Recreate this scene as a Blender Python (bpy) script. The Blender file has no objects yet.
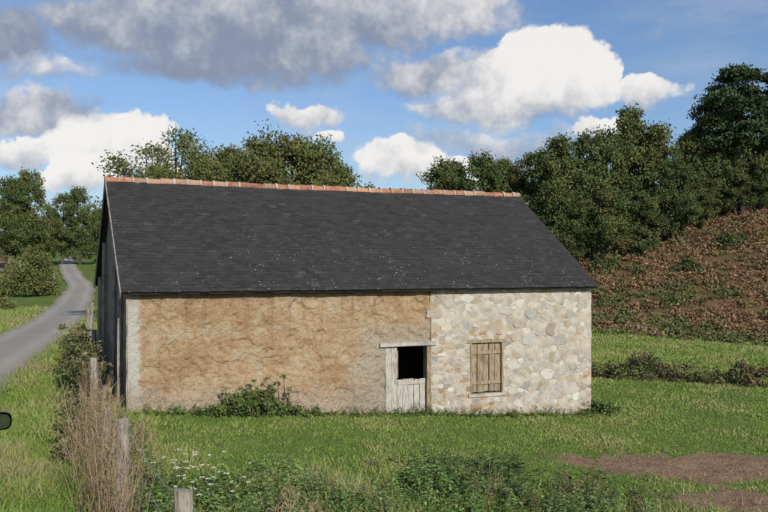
import bpy, bmesh, math, random
import numpy as np
from mathutils import Vector, noise, Matrix
from mathutils.bvhtree import BVHTree

random.seed(7)
C = 3.27; F = 823.0; HY = 265.0
A = math.radians(23)
scene = bpy.context.scene
COL = scene.collection

def rng_(s): return np.random.default_rng(s)

# ------------------------------------------------------------ node helpers
def new_mat(name):
    m = bpy.data.materials.new(name); m.use_nodes = True
    nt = m.node_tree; nt.nodes.clear()
    return m, nt
class NT:
    def __init__(s, nt): s.nt = nt
    def n(s, t, **kw):
        nd = s.nt.nodes.new(t)
        for k, v in kw.items(): setattr(nd, k, v)
        return nd
    def put(s, sock, v):
        if isinstance(v, bpy.types.NodeSocket): s.nt.links.new(v, sock)
        else: sock.default_value = v
    def math(s, op, a, b=None, c=None, clamp=False):
        nd = s.n('ShaderNodeMath', operation=op, use_clamp=clamp)
        s.put(nd.inputs[0], a)
        if b is not None: s.put(nd.inputs[1], b)
        if c is not None: s.put(nd.inputs[2], c)
        return nd.outputs[0]
    def mix(s, f, a, b, blend='MIX'):
        nd = s.n('ShaderNodeMix', data_type='RGBA', blend_type=blend)
        s.put(nd.inputs[0], f)
        s.put(nd.inputs[6], a if isinstance(a, bpy.types.NodeSocket) else (*a, 1))
        s.put(nd.inputs[7], b if isinstance(b, bpy.types.NodeSocket) else (*b, 1))
        return nd.outputs[2]
    def noise(s, vec, scale, detail=4, rough=0.55, dist=0.0):
        nd = s.n('ShaderNodeTexNoise')
        if vec is not None: s.put(nd.inputs['Vector'], vec)
        nd.inputs['Scale'].default_value = scale
        nd.inputs['Detail'].default_value = detail
        nd.inputs['Roughness'].default_value = rough
        nd.inputs['Distortion'].default_value = dist
        return nd.outputs[0]
    def vor(s, vec, scale, feature='F1', out='Distance', rand=1.0):
        nd = s.n('ShaderNodeTexVoronoi', feature=feature)
        if vec is not None: s.put(nd.inputs['Vector'], vec)
        nd.inputs['Scale'].default_value = scale
        nd.inputs['Randomness'].default_value = rand
        return nd.outputs[out]
    def ss(s, v, a, b, t0=0.0, t1=1.0):
        nd = s.n('ShaderNodeMapRange', interpolation_type='SMOOTHSTEP')
        s.put(nd.inputs[0], v); nd.inputs[1].default_value = a; nd.inputs[2].default_value = b
        nd.inputs[3].default_value = t0; nd.inputs[4].default_value = t1
        return nd.outputs[0]
    def coord(s): return s.n('ShaderNodeTexCoord').outputs['Object']
    def scalev(s, v, sc):
        nd = s.n('ShaderNodeMapping'); s.put(nd.inputs[0], v); nd.inputs['Scale'].default_value = sc
        return nd.outputs[0]
    def attr(s, name='Col'):
        nd = s.n('ShaderNodeAttribute', attribute_name=name); return nd
    def bsdf(s, col, rough=0.85, bump=None, bstr=0.5, bdist=0.02, spec=0.3, transl=0.0, metal=0.0):
        p = s.n('ShaderNodeBsdfPrincipled')
        s.put(p.inputs['Base Color'], col if isinstance(col, bpy.types.NodeSocket) else (*col, 1))
        s.put(p.inputs['Roughness'], rough)
        p.inputs['Specular IOR Level'].default_value = spec
        p.inputs['Metallic'].default_value = metal
        if bump is not None:
            b = s.n('ShaderNodeBump'); b.inputs['Strength'].default_value = bstr
            b.inputs['Distance'].default_value = bdist
            s.put(b.inputs['Height'], bump); s.nt.links.new(b.outputs[0], p.inputs['Normal'])
        out = s.n('ShaderNodeOutputMaterial')
        s.nt.links.new(p.outputs[0], out.inputs[0])
        return p

# ------------------------------------------------------------ mesh helpers
def mesh_np(name, V, Fc, cols=None, mats=(), fmat=None, smooth=False, link=True):
    V = np.asarray(V, dtype=np.float32); Fc = np.asarray(Fc, dtype=np.int32)
    me = bpy.data.meshes.new(name)
    n, k = Fc.shape
    me.vertices.add(len(V)); me.vertices.foreach_set('co', V.ravel())
    me.loops.add(n * k); me.loops.foreach_set('vertex_index', Fc.ravel())
    me.polygons.add(n); me.polygons.foreach_set('loop_start', np.arange(n, dtype=np.int32) * k)
    if fmat is not None: me.polygons.foreach_set('material_index', np.asarray(fmat, dtype=np.int32))
    me.update(calc_edges=True)
    if smooth: me.polygons.foreach_set('use_smooth', np.ones(n, dtype=bool))
    if cols is not None:
        a = me.color_attributes.new('Col', 'FLOAT_COLOR', 'POINT')
        cc = np.ones((len(V), 4), dtype=np.float32); cc[:, :3] = cols
        a.data.foreach_set('color', cc.ravel())
    for m in mats: me.materials.append(m)
    if not link: return me
    ob = bpy.data.objects.new(name, me); COL.objects.link(ob)
    return ob

def py_mesh(name, V, Fc, mat, parent=None, cols=None, smooth=False):
    me = bpy.data.meshes.new(name); me.from_pydata([tuple(v) for v in V], [], [tuple(f) for f in Fc]); me.update()
    if cols is not None:
        a = me.color_attributes.new('Col', 'FLOAT_COLOR', 'POINT')
        for i, c in enumerate(cols): a.data[i].color = (*c, 1)
    if smooth:
        for p in me.polygons: p.use_smooth = True
    me.materials.append(mat)
    ob = bpy.data.objects.new(name, me); COL.objects.link(ob)
    if parent: ob.parent = parent
    return ob

def box_vf(x0, x1, y0, y1, z0, z1, V, Fc):
    b = len(V)
    V += [(x0,y0,z0),(x1,y0,z0),(x1,y1,z0),(x0,y1,z0),(x0,y0,z1),(x1,y0,z1),(x1,y1,z1),(x0,y1,z1)]
    Fc += [(b,b+3,b+2,b+1),(b+4,b+5,b+6,b+7),(b,b+1,b+5,b+4),(b+1,b+2,b+6,b+5),(b+2,b+3,b+7,b+6),(b+3,b,b+4,b+7)]

def empty(name, loc=(0,0,0), rz=0):
    e = bpy.data.objects.new(name, None); e.location = loc; e.rotation_euler = (0,0,rz); COL.objects.link(e); return e

def tube(pts, rad, V, Fc, seg=6):
    pts = [Vector(p) for p in pts]; b = len(V)
    for i, p in enumerate(pts):
        d = (pts[min(i+1, len(pts)-1)] - pts[max(i-1, 0)])
        if d.length < 1e-6: d = Vector((0,0,1))
        d.normalize()
        up = Vector((0,0,1)) if abs(d.z) < 0.9 else Vector((1,0,0))
        s = d.cross(up).normalized(); t = d.cross(s)
        for j in range(seg):
            a = 2*math.pi*j/seg
            V.append(tuple(p + (s*math.cos(a) + t*math.sin(a))*rad[i]))
    for i in range(len(pts)-1):
        for j in range(seg):
            j2 = (j+1) % seg
            Fc.append((b+i*seg+j, b+i*seg+j2, b+(i+1)*seg+j2, b+(i+1)*seg+j))

# ------------------------------------------------------------ terrain function
def smooth01(t): t = np.clip(t, 0, 1); return t*t*(3-2*t)
def _ip(x, xs, zs):
    return (np.interp(x, xs, zs) + np.interp(x-1.5, xs, zs) + np.interp(x+1.5, xs, zs))/3
def H(x, y):
    x = np.asarray(x, dtype=float); y = np.asarray(y, dtype=float)
    z = _ip(x, [-300,-22,-11,-5.7,0,5.8,15,30,60], [.3,.15,.27,0,-.46,-.93,-1.5,-2.2,-2.6])
    z = z + np.interp(y, [0,60,99,140,185,215,260,400,1000,3000], [0,0,.3,2.2,3.9,5.6,7.5,14,34,50])
    z = z + np.interp(y, [25,45,66], [0,-.5,-.7]) * smooth01((x+2)/8)
    hh = np.interp(x, [-60,-20,0,27,51,80,150,400], [0,0,3,7.8,13.6,19,26,36])
    z = z + smooth01((y-62)/40.0) * hh
    z = z + 0.62*np.exp(-((x+4.2)**2/7 + (y-6.0)**2/12))
    z = z + 2.0*np.exp(-((x)**2+(y)**2)/10)
    far = np.clip((y-20)/60, 0, 1)
    z = z + 0.02*np.sin(x*1.7+y*.6)*np.sin(y*1.3-x*.4) + 0.015*np.sin(x*3.9+1)*np.cos(y*3.1)
    z = z + far*0.25*np.sin(x*.21+1.3)*np.sin(y*.17)
    return z
def h1(x, y): return float(H(x, y))
def PX(px, D): return (px-384)/F*D

P1 = np.array([-5.69, 18.3])
def barn_local(x, y):
    dx = x-P1[0]; dy = y-P1[1]
    return dx*math.cos(A)+dy*math.sin(A), -dx*math.sin(A)+dy*math.cos(A)

RC = np.array([(-4.5,-40),(-5.2,-12),(-6.6,2),(-8.3,10),(-10.5,18.4),(-14.0,31.5),(-19.2,48.8),(-23.0,60),(-36.5,99),(-53.5,140),(-71,185),(-80,220),(-78,262),(-60,320)], dtype=float)
def catmull(P, n):
    out = []
    for i in range(len(P)-1):
        p0 = P[max(i-1,0)]; p1 = P[i]; p2 = P[i+1]; p3 = P[min(i+2,len(P)-1)]
        for k in range(n):
            t = k/n
            out.append(0.5*((2*p1)+(-p0+p2)*t+(2*p0-5*p1+4*p2-p3)*t*t+(-p0+3*p1-3*p2+p3)*t**3))
    out.append(P[-1]); return np.array(out)
RL = catmull(RC, 24)
def road_dist(x, y):
    x = np.asarray(x, float); y = np.asarray(y, float)
    d = np.full(x.shape, 1e9)
    for p in RL[::3]: d = np.minimum(d, (x-p[0])**2+(y-p[1])**2)
    return np.sqrt(d)

def soil_mask(x, y):
    wob = .35*np.sin(x*1.3+.7)+.25*np.sin(x*3.1)
    a = np.exp(-(((x-8.7)/5.4)**2 + ((y-17.4-0.10*(x-8)+wob*.6)/1.3)**2)**2)
    b = np.exp(-(((x-8.8)/4.2)**2 + ((y-14.6-.12*(x-8)-wob*.5)/1.15)**2)**2)
    return np.clip(a+b, 0, 1)

# ------------------------------------------------------------ ground
def axis(a, b, fine0, fine1, step, grow):
    v = list(np.arange(fine0, fine1+1e-6, step))
    s = step; x = v[-1]
    while x < b: s *= grow; x += s; v.append(min(x, b))
    s = step; x = v[0]; l = []
    while x > a: s *= grow; x -= s; l.append(max(x, a))
    return np.array(l[::-1]+v)
xs = axis(-1600, 1600, -24, 26, 0.25, 1.05)
ys = axis(-200, 2800, 2, 36, 0.25, 1.035)
GX, GY = np.meshgrid(xs, ys)
GZ = H(GX, GY)
V = np.stack([GX.ravel(), GY.ravel(), GZ.ravel()], 1)
x = V[:,0]; y = V[:,1]
soil = soil_mask(x, y)
rs_ = rng_(3).normal(0, 1, len(V))
V[:,2] += soil*(.05*np.sin(y*8+x*.9+.6*np.sin(x*2.3))+.035*rs_)
nx, ny = len(xs), len(ys)
ii, jj = np.meshgrid(np.arange(nx-1), np.arange(ny-1))
b0 = (jj*nx+ii).ravel()
FQ = np.stack([b0, b0+1, b0+1+nx, b0+nx], 1)
hillm = smooth01((y-64)/6)*smooth01((x-4)/8)*(1-smooth01((y-150)/60))
brownfield = smooth01((-x-2-0.42*y)/6)*smooth01((y-70)/20)*(1-smooth01((y-230)/40))
gcols = np.stack([soil, hillm, brownfield], 1)

m_ground, nt = new_mat('ground_grass_soil'); g = NT(nt)
co = g.coord(); at = g.attr(); sep = g.n('ShaderNodeSeparateColor'); nt.links.new(at.outputs['Color'], sep.inputs[0])
n1 = g.noise(co, 0.35, 4); n2 = g.noise(co, 3.0, 4, .65); n3 = g.noise(co, 22, 2, .7)
gr = g.mix(g.ss(n1,.35,.65), (.115,.185,.034), (.16,.215,.05))
gr = g.mix(g.ss(n2,.45,.75), gr, (.21,.21,.08))
gr = g.mix(g.ss(n3,.35,.7), g.mix(0.4, gr, (.03,.045,.012)), gr)
so = g.mix(n2, (.19,.115,.07), (.31,.21,.145)); so = g.mix(g.ss(n3,.3,.6), g.mix(.5,so,(.08,.05,.03)), so)
sm = g.ss(g.math('ADD', sep.outputs[0], g.math('MULTIPLY', g.math('SUBTRACT', n2, .5), 1.0)), .30, .55)
c = g.mix(sm, gr, so)
hb = g.mix(g.ss(n1,.4,.62), (.15,.085,.048), (.10,.09,.035))
c = g.mix(sep.outputs[1], c, hb)
c = g.mix(sep.outputs[2], c, (.27,.19,.12))
g.bsdf(c, .95, bump=g.math('ADD', g.math('MULTIPLY', n3, .6), n2), bstr=.9, bdist=.08, spec=.1)
ground = mesh_np('ground', V, FQ, cols=gcols, mats=[m_ground], smooth=True)
bvh = BVHTree.FromPolygons([tuple(v) for v in V.tolist()], FQ.tolist())
def gz(x, y):
    r = bvh.ray_cast(Vector((x, y, 300)), Vector((0,0,-1)))
    return r[0].z if r[0] is not None else h1(x, y)

# ------------------------------------------------------------ road
m_road, nt = new_mat('old_asphalt'); g = NT(nt); co = g.coord()
n1 = g.noise(co, .8, 4); n2 = g.noise(co, 40, 2, .7); at = g.attr(); sep = g.n('ShaderNodeSeparateColor'); nt.links.new(at.outputs['Color'], sep.inputs[0])
c = g.mix(n1, (.25,.23,.20), (.37,.34,.29)); c = g.mix(g.ss(n2,.3,.7,0,.5), c, (.19,.18,.16))
edge = g.ss(g.math('ADD', sep.outputs[0], g.math('MULTIPLY', g.math('SUBTRACT', n1, .5), .5)), .74, .98)
c = g.mix(edge, c, (.18,.18,.09))
c = g.mix(g.math('MULTIPLY', sep.outputs[1], .5), c, (.42,.385,.33))
g.bsdf(c, .95, bump=n2, bstr=.4, bdist=.01, spec=.1)
RV=[]; RF=[]; RCc=[]
W=9
for i, p in enumerate(RL):
    d = RL[min(i+1,len(RL)-1)]-RL[max(i-1,0)]; d/=np.linalg.norm(d); s = np.array([d[1], -d[0]])
    D = max(p[1], 5)
    for k in range(W):
        t = -1+2*k/(W-1)
        q = p + s*t*(1.6+0.08*math.sin(i*.9)+.05*math.sin(i*2.3))
        RV.append((q[0], q[1], gz(q[0], q[1]) + .02 + .0009*D + .03*(1-t*t)))
        RCc.append((abs(t), math.exp(-(abs(t)-.45)**2/.02), 0))
for i in range(len(RL)-1):
    for k in range(W-1): RF.append((i*W+k, i*W+k+1, (i+1)*W+k+1, (i+1)*W+k))
mesh_np('country_road', RV, RF, cols=RCc, mats=[m_road], smooth=True)

# ------------------------------------------------------------ BARN
barn = empty('stone_and_cob_barn', (P1[0], P1[1], 0), A)
L = 12.5; DEP = 8.0; EZ = 2.74; RZ = 5.56
def base_z(s): return -0.076*s

m_cob, nt = new_mat('cob_earth_wall'); g = NT(nt); co = g.coord()
sx = g.n('ShaderNodeSeparateXYZ'); nt.links.new(co, sx.inputs[0]); X, Y, Z = sx.outputs
n1 = g.noise(co, .8, 5, .65, .3); n2 = g.noise(co, 4.0, 7, .72, .2); n3 = g.noise(co, 24, 5, .8); n4 = g.noise(g.scalev(co,(1,1,1.3)), 1.2, 8, .74, .3)
vst = g.noise(g.scalev(co,(5,5,.5)), 1.0, 4, .6)
c = g.mix(g.ss(n1,.38,.62), (.40,.265,.145), (.48,.35,.215))
c = g.mix(g.ss(n2,.50,.60,0,.7), c, (.345,.215,.12))
c = g.mix(g.ss(n2,.44,.34,0,.6), c, (.52,.41,.275))
c = g.mix(g.ss(n4,.52,.58,0,.6), c, (.50,.41,.29))
c = g.mix(g.ss(n4,.46,.40,0,.65), c, (.35,.205,.115))
c = g.mix(g.ss(n3,.53,.70,0,.6), c, (.58,.475,.34))
c = g.mix(g.ss(n3,.46,.32,0,.75), c, (.19,.125,.075))
c = g.mix(g.math('MULTIPLY', g.ss(vst,.52,.66), g.ss(Z,1.0,2.6,.05,.6)), c, (.22,.155,.10))
wob = g.math('MULTIPLY', g.math('SUBTRACT', n2, .5), 1.0)
wob2 = g.math('MULTIPLY', g.math('SUBTRACT', n4, .5), 1.8)
c = g.mix(g.ss(g.math('ADD', X, g.math('MULTIPLY', wob, .5)), .30, .20), c, g.mix(n2, (.60,.57,.50), (.44,.41,.35)))
gd = g.math('MULTIPLY', g.ss(g.math('ADD', X, g.math('ADD', wob, wob2)), 4.9, 6.0), g.ss(g.math('ADD', Z, wob), 2.1, 1.3))
c = g.mix(g.math('MULTIPLY', gd, .8), c, g.mix(g.ss(n3,.35,.65), (.30,.26,.20), (.46,.41,.33)))
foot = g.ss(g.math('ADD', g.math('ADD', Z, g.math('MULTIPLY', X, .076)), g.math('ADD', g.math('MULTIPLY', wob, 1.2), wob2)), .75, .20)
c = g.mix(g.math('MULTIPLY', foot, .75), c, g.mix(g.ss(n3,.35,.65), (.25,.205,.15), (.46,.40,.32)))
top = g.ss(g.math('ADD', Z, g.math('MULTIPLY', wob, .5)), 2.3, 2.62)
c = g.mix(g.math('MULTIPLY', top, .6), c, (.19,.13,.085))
hgt = g.math('ADD', n2, g.math('MULTIPLY', n3, .7))
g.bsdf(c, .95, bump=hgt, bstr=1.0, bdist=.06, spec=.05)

m_gable, nt = new_mat('weathered_gable_cob'); g = NT(nt); co = g.coord()
n2 = g.noise(g.scalev(co,(3,3,.5)), 3, 5, .65); n3 = g.noise(co, 20, 3, .7)
c = g.mix(g.ss(n2,.35,.65), (.16,.13,.10), (.38,.33,.27)); c = g.mix(g.ss(n3,.5,.8,0,.5), c, (.08,.065,.045))
g.bsdf(c, .95, bump=g.math('ADD', n2, n3), bstr=.8, bdist=.04, spec=.1)

m_mortar, nt = new_mat('lime_mortar'); g = NT(nt); co = g.coord()
n2 = g.noise(co, 4, 4); n3 = g.noise(co, 40, 3)
c = g.mix(g.ss(n2,.35,.65), (.47,.43,.36), (.33,.29,.23)); c = g.mix(g.ss(n3,.4,.7,0,.4), c, (.56,.53,.46))
g.bsdf(c, .95, bump=g.math('ADD',n3,n2), bstr=.8, bdist=.03, spec=.1)

m_stone, nt = new_mat('rubble_stone'); g = NT(nt); co = g.coord(); at = g.attr()
n2 = g.noise(co, 6, 5, .7, .6); n3 = g.noise(co, 45, 3, .7)
c = g.mix(g.ss(n2,.50,.68,0,.6), at.outputs['Color'], (.49,.455,.38))
c = g.mix(g.ss(n2,.44,.30,0,.7), c, (.24,.20,.15))
c = g.mix(g.ss(n3,.5,.75,0,.4), c, (.60,.57,.50))
c = g.mix(g.ss(n3,.42,.3,0,.4), c, (.2,.165,.125))
g.bsdf(c, .9, bump=g.math('ADD', n2, g.math('MULTIPLY', n3,.4)), bstr=.9, bdist=.03, spec=.1)

def wall_grid(name, s0, s1, z1, holes, yfun, mat, thick=.42, step=.05):
    nS = int(round((s1-s0)/step)); z0 = -1.25; nZ = int(round((z1-z0)/step))
    V=[]; Fc=[]
    for j in range(nZ+1):
        z = z0+(z1-z0)*j/nZ
        for i in range(nS+1):
            s = s0+(s1-s0)*i/nS
            V.append((s, yfun(s, z), z))
    for j in range(nZ):
        zc = z0+(z1-z0)*(j+.5)/nZ
        for i in range(nS):
            sc = s0+(s1-s0)*(i+.5)/nS
            if any(a<sc<b_ and c_<zc<d for a,b_,c_,d in holes): continue
            b=j*(nS+1)+i
            Fc.append((b,b+1,b+nS+2,b+nS+1))
    ob = py_mesh(name, V, Fc, mat, barn)
    md = ob.modifiers.new('thick','SOLIDIFY'); md.thickness = thick; md.offset = -1
    return ob
def cob_y(s, z):
    p = Vector((s, 0, z*1.2))
    ef = min(1, max(0, s-.02)/.3)
    v = noise.fractal(p*.9, 1.0, 2.0, 6)*.040
    r = noise.noise(Vector((s*1.1+4, 5, z*1.7)))+.25*noise.noise(Vector((s*6, 5, z*6)))
    v -= max(0, min(.10, r-.10))*.28
    r2 = noise.noise(Vector((s*3.0, 15, z*3.7)))+.3*noise.noise(Vector((s*11, 5, z*11)))
    v -= max(0, min(.3, r2-.2))*.10
    r3 = abs(noise.noise(Vector((s*.7, 25, z*1.5+.5*noise.noise(Vector((s*1.5,1,z)))))))
    v -= max(0,.02-r3)*.9
    v += noise.noise(Vector((s*8, 2, z*8)))*.016 + noise.noise(Vector((s*15, 2, z*15)))*.012 + noise.noise(Vector((s*24, 9, z*24)))*.008
    e = max(0, (z-2.4)/.35); v -= e*.04
    return -v*ef - .01
HOLE_D = (6.2, 7.5, -2, 1.3)
HOLE_W = (8.65, 9.65, -.15, 1.25)
wall_grid('cob_wall_front', 0.0, 7.5, 2.80, [HOLE_D], cob_y, m_cob, step=.03)
wall_grid('stone_wall_core', 7.5, 12.5, 2.80, [HOLE_W], lambda s,z: -.010+.03*noise.noise(Vector((s*4,0,z*4))), m_mortar)
V=[];Fc=[]
zc_=-1.25
Rq=random.Random(2)
while zc_<2.70:
    hh=Rq.uniform(.18,.4); box_vf(-.035-Rq.uniform(0,.012),.0,-.012,.44+Rq.uniform(0,.06),zc_,min(zc_+hh,2.72),V,Fc); zc_+=hh
py_mesh('corner_render',V,Fc,m_gable,barn)
def gable(name, s0, s1, mat):
    V=[];Fc=[]
    n=24
    for k,s in enumerate((s0,s1)):
        for i in range(n+1):
            y=.43+(DEP-.43-.43)*i/n
            zt = EZ+(RZ-EZ-.16)*(1-abs(y-4)/4)-.05
            V.append((s,y,-1.3)); V.append((s,y,zt))
    N=2*(n+1)
    for i in range(n):
        a=2*i
        Fc.append((a,a+1,a+3,a+2)); Fc.append((N+a,N+a+2,N+a+3,N+a+1)); Fc.append((a+1,N+a+1,N+a+3,a+3))
    return py_mesh(name,V,Fc,mat,barn)
gable('gable_wall_left', 0.0, .42, m_gable)
gable('gable_wall_right', 12.08, 12.48, m_mortar)
V=[];Fc=[]; box_vf(0.0,12.5,DEP-.42,DEP,-1.3,EZ,V,Fc); py_mesh('wall_back',V,Fc,m_gable,barn)
m_dark, nt = new_mat('dark_interior_shade'); g=NT(nt); g.bsdf(g.mix(g.noise(g.coord(),6),(.02,.016,.012),(.04,.03,.02)),.95)  # near-black colour, barn interior shade painted into floor and panel
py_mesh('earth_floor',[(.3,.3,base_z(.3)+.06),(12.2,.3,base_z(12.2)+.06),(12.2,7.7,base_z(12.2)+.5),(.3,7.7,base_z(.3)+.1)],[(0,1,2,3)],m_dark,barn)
V=[];Fc=[]; box_vf(.45,12.0,1.9,2.0,-1.2,2.7,V,Fc); py_mesh('added_shade_panel',V,Fc,m_dark,barn)  # unseen panel added behind the doorway to keep the opening dark

# ---- rubble stones
R = random.Random(11)
pts=[]
def coursed(s,z):
    zb = base_z(s)
    if s < 7.5:
        return (.35<s<6.15 and z<zb+.08+.16*noise.noise(Vector((s*1.3,0,0))))
    if s < 8.45+.25*noise.noise(Vector((z*2,3,0))) and z < 1.5: return True
    if (8.45<s<8.66 or 9.63<s<9.85) and -.4<z<1.45: return True
    if 8.4<s<9.95 and (1.24<z<1.5 or -.5<z<-.14): return True
    if s > 12.05+.2*noise.noise(Vector((z*2,3,7))) and z<.3: return True
    if z < -.5+.25*noise.noise(Vector((s*1.5,0,7))): return True
    if z > 2.5 and s<9.0: return True
    return False
def inregion(s,z):
    if z>2.76 or z<base_z(s)-.35: return False
    if HOLE_W[0]<s<HOLE_W[1] and HOLE_W[2]<z<HOLE_W[3]: return False
    if s>12.5: return False
    if s>=7.50 and not (s<7.52 and z<1.3): return True
    return coursed(s,z) and s<7.5
z=-1.25; row=0
while z<2.8:
    dz = R.uniform(.07,.125); s = .3+R.random()*.2
    while s<12.55:
        ds = R.uniform(.14,.42)
        if coursed(s,z) and inregion(s,z): pts.append((s,z+R.uniform(-.015,.015),1,.1))
        s+=ds
    z+=dz
tries=0
KZ=1.5
while tries<11000:
    tries+=1
    s=R.uniform(7.45,12.5); z=R.uniform(-1.0,2.76)
    if coursed(s,z) or not inregion(s,z): continue
    r = R.choice([.24,.32,.40,.50]) if tries<2500 else R.choice([.12,.16,.2])
    if all((s-p[0])**2+((z-p[1])*KZ)**2 > ((.5*r+.5*p[3]) if p[2]==0 else .12)**2 for p in pts): pts.append((s,z,0,r))
def clip(poly, nx_, nz_, d):
    out=[]
    for i in range(len(poly)):
        a=poly[i]; b=poly[(i+1)%len(poly)]
        da=nx_*a[0]+nz_*a[1]-d; db=nx_*b[0]+nz_*b[1]-d
        if da<=0: out.append(a)
        if (da<0 and db>0) or (da>0 and db<0):
            t=da/(da-db); out.append((a[0]+(b[0]-a[0])*t, a[1]+(b[1]-a[1])*t))
    return out
pal_l=[(.53,.50,.42),(.46,.435,.375),(.38,.365,.325),(.50,.45,.36),(.42,.345,.25),(.33,.32,.30),(.57,.55,.48),(.42,.36,.28),(.36,.30,.22),(.50,.48,.43),(.45,.39,.30)]
pal_s=[(.48,.43,.35),(.36,.25,.165),(.32,.21,.14),(.42,.34,.24),(.52,.48,.40),(.31,.28,.25),(.44,.38,.29),(.38,.35,.31),(.53,.50,.43),(.40,.26,.16)]
SV=[];SF=[];SC=[]
arr=np.array([(p[0],p[1]) for p in pts])
wt=np.array([(p[3] if p[2]==0 else .13) for p in pts])
for idx,pp_ in enumerate(pts):
    s,z,k,r0_=pp_
    d2=(arr[:,0]-s)**2+((arr[:,1]-z)*KZ)**2
    near=np.argsort(d2)[1:30]
    if k==1:
        loc=[(-.2,-.07),(.2,-.07),(.2,.07),(-.2,.07)]; an=R.gauss(0,.04)
    else:
        hw=r0_*R.uniform(.50,.70)+.02; hz=r0_*R.uniform(.34,.50)+.02; an=R.gauss(0,.10)
        sk=lambda: R.uniform(-.12,.12)*r0_
        loc=[(-hw+sk(),-hz+sk()),(hw+sk(),-hz+sk()),(hw+sk(),hz+sk()),(-hw+sk(),hz+sk())]
    ca,sa=math.cos(an),math.sin(an)
    poly=[(s+a*ca-b*sa,z+a*sa+b*ca) for a,b in loc]
    for j in near:
        ax=arr[j,0]-s; az_=(arr[j,1]-z)*KZ
        dd=math.hypot(ax,az_); f=.5+max(-.18,min(.18,(wt[idx]**2-wt[j]**2)/(2*dd*dd)*.5))
        d=ax*(s+ax*f)+az_*(z*KZ+az_*f)
        poly=clip(poly,ax,az_*KZ,d)
        if len(poly)<3: break
    poly=clip(poly,1,0,12.52) if poly else poly
    if poly: poly=clip(poly,0,1,2.78)
    if s>7.5 and poly: poly=clip(poly,-1,0,-7.51 if z<1.32 else -7.42+.07*math.sin(z*7))
    a,b_,c_,d_=HOLE_W
    if poly:
        if s<=a: poly=clip(poly,1,0,a) if c_-.02<z<d_+.02 else poly
        elif s>=b_: poly=clip(poly,-1,0,-b_) if c_-.02<z<d_+.02 else poly
        if a-.02<s<b_+.02:
            if z>=d_: poly=clip(poly,0,-1,-d_)
            elif z<=c_: poly=clip(poly,0,1,c_)
    if not poly or len(poly)<3: continue
    cx=sum(p[0] for p in poly)/len(poly); cz=sum(p[1] for p in poly)/len(poly)
    gap=.006 if k else R.uniform(.005,.011)
    q=[]
    for p in poly:
        dx=p[0]-cx; dz=p[1]-cz; l=math.hypot(dx,dz)+1e-6; f=max(.3,(l-gap*1.4)/l); q.append((cx+dx*f,cz+dz*f))
    rr=[]
    for i in range(len(q)):
        a1=q[i]; b1=q[(i+1)%len(q)]; ln=math.hypot(b1[0]-a1[0],b1[1]-a1[1])
        if ln<.015: rr.append(a1); continue
        for t in (.06,.5,.94):
            j_=.012 if t==.5 else .005
            rr.append((a1[0]+(b1[0]-a1[0])*t+R.uniform(-j_,j_), a1[1]+(b1[1]-a1[1])*t+R.uniform(-j_,j_)))
    q=rr; n=len(q)
    if n<3: continue
    hgt=R.uniform(.008,.020)+(.03 if s<7.45 else 0)
    tx=R.uniform(-.04,.04); tz=R.uniform(-.05,.05)
    b=len(SV)
    for p in q: SV.append((p[0],.02,p[1]))
    for p in q: SV.append((p[0],-hgt*.7,p[1]))
    for p in q:
        X_=cx+(p[0]-cx)*.93; Z_=cz+(p[1]-cz)*.93
        SV.append((X_,-hgt+tx*(X_-cx)+tz*(Z_-cz),Z_))
    for lvl in (0,1):
        for i in range(n):
            i2=(i+1)%n; SF.append((b+lvl*n+i,b+lvl*n+i2,b+(lvl+1)*n+i2,b+(lvl+1)*n+i))
    SF.append(tuple(b+2*n+i for i in range(n)))
    col=R.choice(pal_s if k else pal_l); v=R.uniform(.80,1.06)
    if s<7.45 and z<1: col=tuple(.3*x_+.7*y_ for x_,y_ in zip(col,(.36,.27,.175)))
    SC += [tuple(min(.8,c_*v) for c_ in col)]*(3*n)
py_mesh('rubble_stones',SV,SF,m_stone,barn,cols=SC)
V=[];Fc=[];cols=[]
z=-1.2;k=0
while z<2.6:
    hh=R.uniform(.14,.24); y1=R.uniform(.35,.7)
    box_vf(12.3,12.54+R.uniform(0,.015),.03,y1,z,z+hh-.015,V,Fc); cols+=[R.choice(pal_l)]*8; z+=hh
while len(cols)<260*8:
    y=R.uniform(.7,7.6); zt=EZ+(RZ-EZ)*(1-abs(y-4)/4); z=R.uniform(-1.1,zt-.25)
    w=R.uniform(.1,.2);hh=R.uniform(.05,.12)
    box_vf(12.4,12.50+R.uniform(0,.02),y-w,y+w,z-hh,z+hh,V,Fc); cols+=[R.choice(pal_l)]*8
py_mesh('gable_stones',V,Fc,m_stone,barn,cols=cols)

# ---- wood
def wood_mat(name, c1, c2, dark):
    m, nt = new_mat(name); g=NT(nt); co=g.coord()
    n1=g.noise(g.scalev(co,(14,14,1.2)),4,5,.65); n2=g.noise(co,3,4)
    c=g.mix(g.ss(n1,.35,.65),c1,c2); c=g.mix(g.ss(n1,.48,.34,0,.85),c,dark); c=g.mix(g.ss(n2,.45,.7,0,.5),c,dark)
    g.bsdf(c,.85,bump=n1,bstr=.7,bdist=.012,spec=.1); return m
m_woodg=wood_mat('grey_weathered_wood',(.36,.335,.29),(.48,.455,.405),(.17,.15,.12))
m_woodb=wood_mat('brown_weathered_wood',(.24,.18,.12),(.37,.29,.20),(.09,.065,.045))
m_post=wood_mat('split_post_wood',(.24,.21,.17),(.36,.32,.27),(.10,.085,.07))
def boards(name, s0,s1,z0,z1,y,n,mat,th=.03,gap=.008,jit=.012,topjit=.0):
    V=[];Fc=[]; w=(s1-s0)/n
    for i in range(n):
        j=R.uniform(-jit,jit)
        box_vf(s0+i*w+gap/2,s0+(i+1)*w-gap/2,y+j,y+j+th,z0+R.uniform(0,.03),z1-R.uniform(0,topjit+1e-5),V,Fc)
    return py_mesh(name,V,Fc,mat,barn)
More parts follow.
